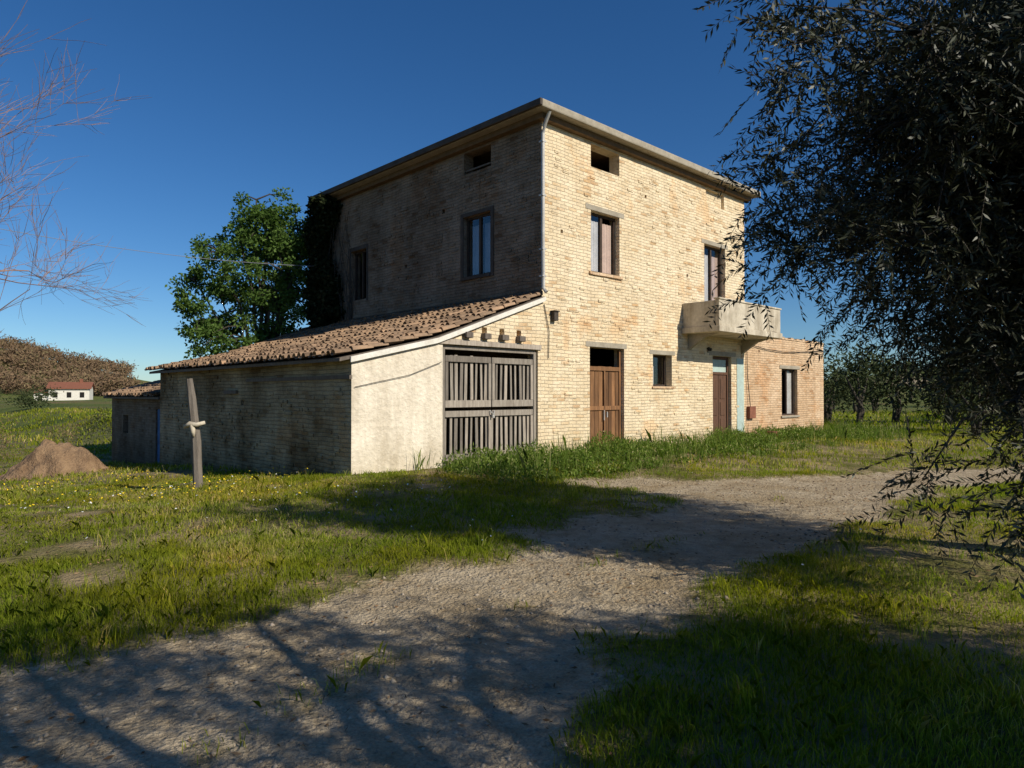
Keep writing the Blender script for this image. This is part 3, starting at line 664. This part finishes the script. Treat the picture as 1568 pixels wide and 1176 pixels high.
def clumps(name,items,mat,seed,leafL,leafW,trunks=True):
    rng=np.random.default_rng(seed); e=empty(name); Vs=[];Fs=[];R=[];o=0; mb=MB()
    for (x,y,r,h,nl) in items:
        bz=hpt(x,y); nb=11; c=unit(rng.normal(size=(nb,3)))*np.array([r*.7,r*.6,h*.27])+np.array([x,y,bz+h*.55])
        if not trunks: c[:,2]=bz+h*(.25+.45*rng.random(nb))
        ii=rng.integers(0,nb,nl); off=unit(rng.normal(size=(nl,3)))*(rng.random(nl)**.45)[:,None]*np.array([r*.55,r*.55,h*.24])*rng.uniform(.5,1.25,nb)[ii][:,None]
        P=c[ii]+off; D=unit(unit(off)+rng.normal(size=(nl,3)))
        V,F=leaves_at(P,D,leafL*(r/2.2)**.5,leafW*(r/2.2)**.5,rng); Vs.append(V);Fs.append(F+o);o+=len(V);R.append(np.repeat(np.clip(rng.random(nl)*.5+.5*rng.random(nb)[ii],0,1),4))
        if trunks:
            for k in range(3): mb.tube([(x,y,bz-.2),(x+rng.uniform(-.3,.3),y,bz+h*.2),(x+rng.uniform(-.8,.8)*r*.6,y+rng.uniform(-.5,.5),bz+h*.55)],[.13*r/2,.09*r/2,.03],6)
    np_mesh('foliage',np.concatenate(Vs),np.concatenate(Fs),mat,e,rnd=np.concatenate(R))
    if trunks: mb.make('trunks',M['bark'],e,smooth_=True)
it=[]
rd=random.Random(6)
for i in range(26):
    Y=rd.uniform(34,85); X=Y*rd.uniform(.46,.95); it.append((X,Y,rd.uniform(1.8,3.2),rd.uniform(3.4,5.2),1500))
it+=[(16.5,36,2.6,5.5,1900),(15.6,31,1.9,4.3,1600),(19.5,29,2.2,4.0,1800),(17.2,25.5,1.6,3.2,1500)]
clumps('olive_grove',it,M['grove'],8,.26,.085)
it=[]
for i in range(360):
    Y=rd.uniform(178,270); X=-Y*rd.uniform(.565,1.0); it.append((X,Y,rd.uniform(3,5.5),rd.uniform(4,7.5),220))
clumps('distant_bare_trees',it,M['brownveg'],9,.8,.25,trunks=False)
it=[(-17.2,22.6,1.0,1.8,1200),(-19,24.5,1.2,2.2,1200),(-15.9,24.5,.8,1.7,900),(-15.0,25.3,.8,2.3,800),(-17.3,20.5,.8,1.2,800)]
clumps('bramble_bushes',it,M['brownveg'],10,.13,.035,trunks=False)
it=[]
for i in range(22):
    Y=rd.uniform(60,165); X=-Y*rd.uniform(.56,.95)
    if abs(X/Y+.64)<.045 and Y<148: continue
    it.append((X,Y,rd.uniform(1.2,2.8),rd.uniform(1.2,3),500))
clumps('green_shrubs',it,M['grove'],14,.3,.12,trunks=False)

# distant farmhouse
fx,fy=-93,145; fz=hpt(fx,fy)
fh=empty('distant_farmhouse',(fx,fy,fz),math.radians(25))
mb=MB(); mb.box(-3.6,3.6,-3,3,-2,2.6); mb.box(-6.3,-3.61,-2.6,2.5,-2,1.7); mb.poly([(3.6,-3,2.602),(3.6,3,2.602),(3.6,0,3.8)]); mb.poly([(-3.6,-3,2.602),(-3.6,3,2.602),(-3.6,0,3.8)]); mb.make('walls',M['plaster_white'],fh)
mb=MB(); 
for sgn in (-1,1): mb.hexa([(-4.0,sgn*3.4,2.45),(4.0,sgn*3.4,2.45),(4.0,0,3.82),(-4.0,0,3.82),(-4.0,sgn*3.4,2.6),(4.0,sgn*3.4,2.6),(4.0,0,3.97),(-4.0,0,3.97)])
mb.hexa([(-6.6,-2.9,1.65),(-3.65,-2.9,1.65),(-3.65,2.6,2.2),(-6.6,2.6,2.2),(-6.6,-2.9,1.8),(-3.65,-2.9,1.8),(-3.65,2.6,2.35),(-6.6,2.6,2.35)]); mb.box(1.5,2.1,-.3,.3,3.5,4.6)
mb.make('roof',M['rust'],fh)
mb=MB()
for x in (-2.4,0,2.3): mb.box(x-.4,x+.4,-3.05,-3.0,.7,1.8)
mb.box(-5.4,-4.7,-2.65,-2.6,-.5,1.2); mb.make('windows',M['dark'],fh)

# dirt pile
cx,cy=-12.3,18.4; ng=60; g=np.linspace(-1.9,1.9,ng); PX,PY=np.meshgrid(g+cx,g+cy,indexing='ij'); PX=PX.ravel();PY=PY.ravel()
dd=np.sqrt(((PX-cx)/1.5)**2+((PY-cy)/1.2)**2)+(fbm(PX,PY,.9,60)-.5)*.9
PZ=height(PX,PY)-.04+.85*smooth(1.05,.1,dd)*(.65+.7*fbm(PX,PY,.5,61))+(fbm(PX,PY,.18,62)-.5)*.18*smooth(1.1,.7,dd)
ii,jj=np.meshgrid(np.arange(ng-1),np.arange(ng-1),indexing='ij'); q0=(ii*ng+jj).ravel(); Fd=np.stack([q0,q0+ng,q0+ng+1,q0+1],1)
kp=dd[Fd].min(1)<1.06
np_mesh('dirt_mound',np.stack([PX,PY,PZ],1),Fd[kp],M['dirt'],smooth_=True)

# ------------------------------------------------------------------ grass
def inside_house(X,Y):
    t,s=to_ts(X,Y); return ((t>-4.83)&(t<15.4)&(s>-.05)&(s<10.4))|((t>-4.6)&(t<-1)&(s>10)&(s<16.6))
def blades(name,X,Y,hmin,hmax,w,seed,mat,lean=.45,rndbias=None,hn=True):
    rng=np.random.default_rng(seed); n=len(X); Z=height(X,Y)-.01
    h=rng.uniform(hmin,hmax,n)*(.35+1.3*fbm(X,Y,1.3,70)**1.3); az=rng.uniform(0,2*np.pi,n); ln=rng.uniform(.1,1,n)*lean
    dx=np.cos(az);dy=np.sin(az); fa=rng.uniform(0,2*np.pi,n); sx=np.cos(fa)*w/2; sy=np.sin(fa)*w/2
    b=np.stack([X,Y,Z],1); m=b+np.stack([dx*ln*h*.35,dy*ln*h*.35,h*.6],1); t=b+np.stack([dx*ln*h*1.1,dy*ln*h*1.1,h*(1-.25*ln)],1)
    sd=np.stack([sx,sy,np.zeros(n)],1)
    V=np.stack([b-sd,b+sd,m+sd*.8,t,m-sd*.8],1).reshape(-1,3); F=np.arange(5*n).reshape(n,5)
    r=rng.random(n) if rndbias is None else np.clip(rng.random(n)*.7+rndbias,0,1)
    return np_mesh(name,V,F,mat,None,rnd=np.repeat(r,5))
def scatter(n,x0,x1,y0,y1,seed,maxroad=.35,patch=.42):
    rng=np.random.default_rng(seed); X=rng.uniform(x0,x1,n); Y=rng.uniform(y0,y1,n)
    d=fbm(X,Y,1.1,50)+rng.uniform(-.12,.12,n); k=(road_mask(X,Y)+rng.uniform(-.35,.3,n)<maxroad)&(~inside_house(X,Y))&(d>patch)&(np.abs(X)/np.maximum(Y,.1)<.95)
    return X[k],Y[k]
sets=[(260000,-7,7,2.2,7.5,1,.04,.11,.0045),(230000,-13,11,7.5,14,2,.035,.10,.008),(120000,-26,26,14,30,3,.06,.16,.016),(60000,-45,60,30,60,4,.12,.3,.05)]
ga=empty('grass')
for i,(n_,x0,x1,y0,y1,sd,h0,h1,w) in enumerate(sets):
    X,Y=scatter(n_,x0,x1,y0,y1,sd)
    bias=.38*smooth(.42,.62,fbm(X,Y,2.3,80))
    o=blades('grass_blades_%d'%i,X,Y,h0,h1,w,sd+100,M['grass'],lean=.8,rndbias=bias); o.parent=ga
rng=np.random.default_rng(77); nt=520; TX=rng.uniform(-10,9,nt); TY=rng.uniform(3,14,nt); k=(road_mask(TX,TY)<.25)&~inside_house(TX,TY); TX=TX[k];TY=TY[k]
X=np.repeat(TX,22)+rng.normal(size=len(TX)*22)*.05; Y=np.repeat(TY,22)+rng.normal(size=len(TX)*22)*.05
o=blades('tall_tufts',X,Y,.10,.22,.006,300,M['grass'],lean=.8); o.parent=ga
# weeds in front of the facade: patchy broad leaves and tall stalks
we=empty('roadside_weeds')
rng=np.random.default_rng(78); n_=62000; t=rng.uniform(-3.9,16.5,n_); s=-.05-rng.random(n_)**1.1*2.6
den=fbm(t,s,.8,90); k=(den+rng.uniform(-.05,.05,n_)>.45+.06*(-s/2.6))&((t>-3.2)|(rng.random(n_)<.3))
t=t[k]; s=s[k]; X=C0[0]+t*A[0]+s*B[0]; Y=C0[1]+t*A[1]+s*B[1]; k=road_mask(X,Y)<.7; X=X[k];Y=Y[k]
rw=np.random.default_rng(5); n_=len(X); hh=.8*np.clip(fbm(X,Y,.8,72)-.2,.05,1)
P=np.stack([X,Y,height(X,Y)+hh*rw.random(n_)**.8],1); D=unit(rw.normal(size=(n_,3))+np.array([0,0,.9])); V,F=leaves_at(P,D,.085,.028,rw)
np_mesh('weed_leaves',V,F,M['weed'],we,rnd=np.repeat(rw.random(n_),4))
n_=5200; t=rw.uniform(-3.6,16.8,n_); s=-.05-rw.random(n_)**1.2*2.9; X=C0[0]+t*A[0]+s*B[0]; Y=C0[1]+t*A[1]+s*B[1]; k=(road_mask(X,Y)<.5)&(fbm(X,Y,.6,99)>.46); 
o=blades('weed_stalks',X[k],Y[k],.28,.62,.010,302,M['weed'],lean=.5); o.parent=we
def flowers(name,X,Y,h,size,mat,seed):
    rng=np.random.default_rng(seed); n=len(X); Z=height(X,Y)+h*rng.uniform(.7,1.3,n); P=np.stack([X,Y,Z],1)
    m=6; an=np.arange(m)*2*np.pi/m; tilt=rng.normal(size=(n,2))*.4; V=np.zeros((n,m,3)); sz=size*rng.uniform(.7,1.2,n)
    for k in range(m):
        cx_,cy_=np.cos(an[k])*sz,np.sin(an[k])*sz; V[:,k,0]=P[:,0]+cx_; V[:,k,1]=P[:,1]+cy_; V[:,k,2]=P[:,2]+cx_*tilt[:,0]+cy_*tilt[:,1]
    np_mesh(name,V.reshape(-1,3),np.arange(n*m).reshape(n,m),mat)
def fpos(n,x0,x1,y0,y1,seed,thr):
    rng=np.random.default_rng(seed); X=rng.uniform(x0,x1,n);Y=rng.uniform(y0,y1,n); k=(road_mask(X,Y)<.15)&~inside_house(X,Y)&(fbm(X,Y,1.5,95)>thr); return X[k],Y[k]
X,Y=fpos(1700,-12,-1,9.5,15,1,.5); flowers('yellow_wildflowers',X,Y,.12,.014,M['flow_y'],1)
X,Y=fpos(800,-9,4,6,13,2,.52); flowers('white_wildflowers',X,Y,.10,.012,M['flow_w'],2)
# gravel and dry leaves on the road
rng=np.random.default_rng(90); n_=18000; Y=2.2+rng.random(n_)**1.5*12; X=rng.uniform(-5,9,n_); k=road_mask(X,Y)>.25; X=X[k];Y=Y[k]; n_=len(X)
Z=height(X,Y)+.006; r=.004+.022*rng.random(n_)**4; d=np.array([[1,0,0],[0,1,0],[-1,0,0],[0,-1,0],[0,0,.7],[0,0,-.6]],float)
an=rng.uniform(0,6.28,n_); V=np.zeros((n_,6,3))
for k_ in range(6):
    q=d[k_]*rng.uniform(.6,1.3,(n_,1)); V[:,k_,0]=X+(q[:,0]*np.cos(an)-q[:,1]*np.sin(an))*r; V[:,k_,1]=Y+(q[:,0]*np.sin(an)+q[:,1]*np.cos(an))*r; V[:,k_,2]=Z+q[:,2]*r
F=(np.arange(n_)[:,None,None]*6+np.array([[0,1,4],[1,2,4],[2,3,4],[3,0,4],[1,0,5],[2,1,5],[3,2,5],[0,3,5]])[None]).reshape(-1,3)
np_mesh('gravel_stones',V.reshape(-1,3),F,M['stone'],rnd=np.repeat(rng.random(n_),6))
n_=7000; Y=2.2+rng.random(n_)*12; X=rng.uniform(-7,8,n_); k=~inside_house(X,Y)&(fbm(X,Y,1.2,97)>.42); X=X[k];Y=Y[k]; n_=len(X)
D=unit(np.stack([rng.normal(size=n_),rng.normal(size=n_),rng.normal(size=n_)*.15],1)); V,F=leaves_at(np.stack([X,Y,height(X,Y)+.014],1),D,.05,.014,rng); np_mesh('dry_leaves',V,F,M['deadleaf'],rnd=np.repeat(rng.random(n_),4))
pt=empty('flower_pot',(C0[0]+9.9*A[0]-.6*B[0],C0[1]+9.9*A[1]-.6*B[1],.12))
mb=MB(); mb.tube([(0,0,0),(0,0,.2),(0,0,.24),(0,0,.3),(0,0,.3)],[.13,.18,.2,.2,.17],14); mb.make('pot',M['rust'],pt,smooth_=False)

# ------------------------------------------------------------------ light
az=math.radians(-35); el=math.radians(33)
sd=Vector((math.cos(az)*math.cos(el),math.sin(az)*math.cos(el),math.sin(el)))
sl=bpy.data.lights.new('sun','SUN'); sl.energy=5.0; sl.angle=math.radians(.53); sl.color=(1,.93,.79)
so=bpy.data.objects.new('sun',sl); COL.objects.link(so); so.rotation_euler=sd.to_track_quat('Z','Y').to_euler()
w=bpy.data.worlds.new('World'); scene.world=w; w.use_nodes=True; nt=w.node_tree; bg=nt.nodes['Background']
sk=nt.nodes.new('ShaderNodeTexSky'); sk.sky_type='NISHITA'; sk.sun_disc=False; sk.sun_elevation=el; sk.sun_rotation=math.atan2(sd.x,sd.y)
sk.air_density=.9; sk.dust_density=.1; sk.ozone_density=3.5
hs=nt.nodes.new('ShaderNodeHueSaturation'); hs.inputs['Saturation'].default_value=1.22; hs.inputs['Value'].default_value=1
mx=nt.nodes.new('ShaderNodeMix'); mx.data_type='RGBA'; mx.blend_type='MULTIPLY'; mx.inputs[0].default_value=1; mx.inputs[7].default_value=(.72,.88,1.02,1)
nt.links.new(sk.outputs[0],hs.inputs['Color']); nt.links.new(hs.outputs[0],mx.inputs[6]); nt.links.new(mx.outputs[2],bg.inputs['Color']); bg.inputs['Strength'].default_value=.09
scene.view_settings.view_transform='Standard'; scene.view_settings.look='None'; scene.view_settings.exposure=0

# ------------------------------------------------------------------ camera
cam=bpy.data.cameras.new('camera'); cam.lens=24.15; cam.sensor_width=36; cam.clip_end=3000; cam.clip_start=.05
co=bpy.data.objects.new('camera',cam); COL.objects.link(co); co.location=(0,0,1.6); co.rotation_euler=(math.radians(90+.82),0,0)
scene.camera=co
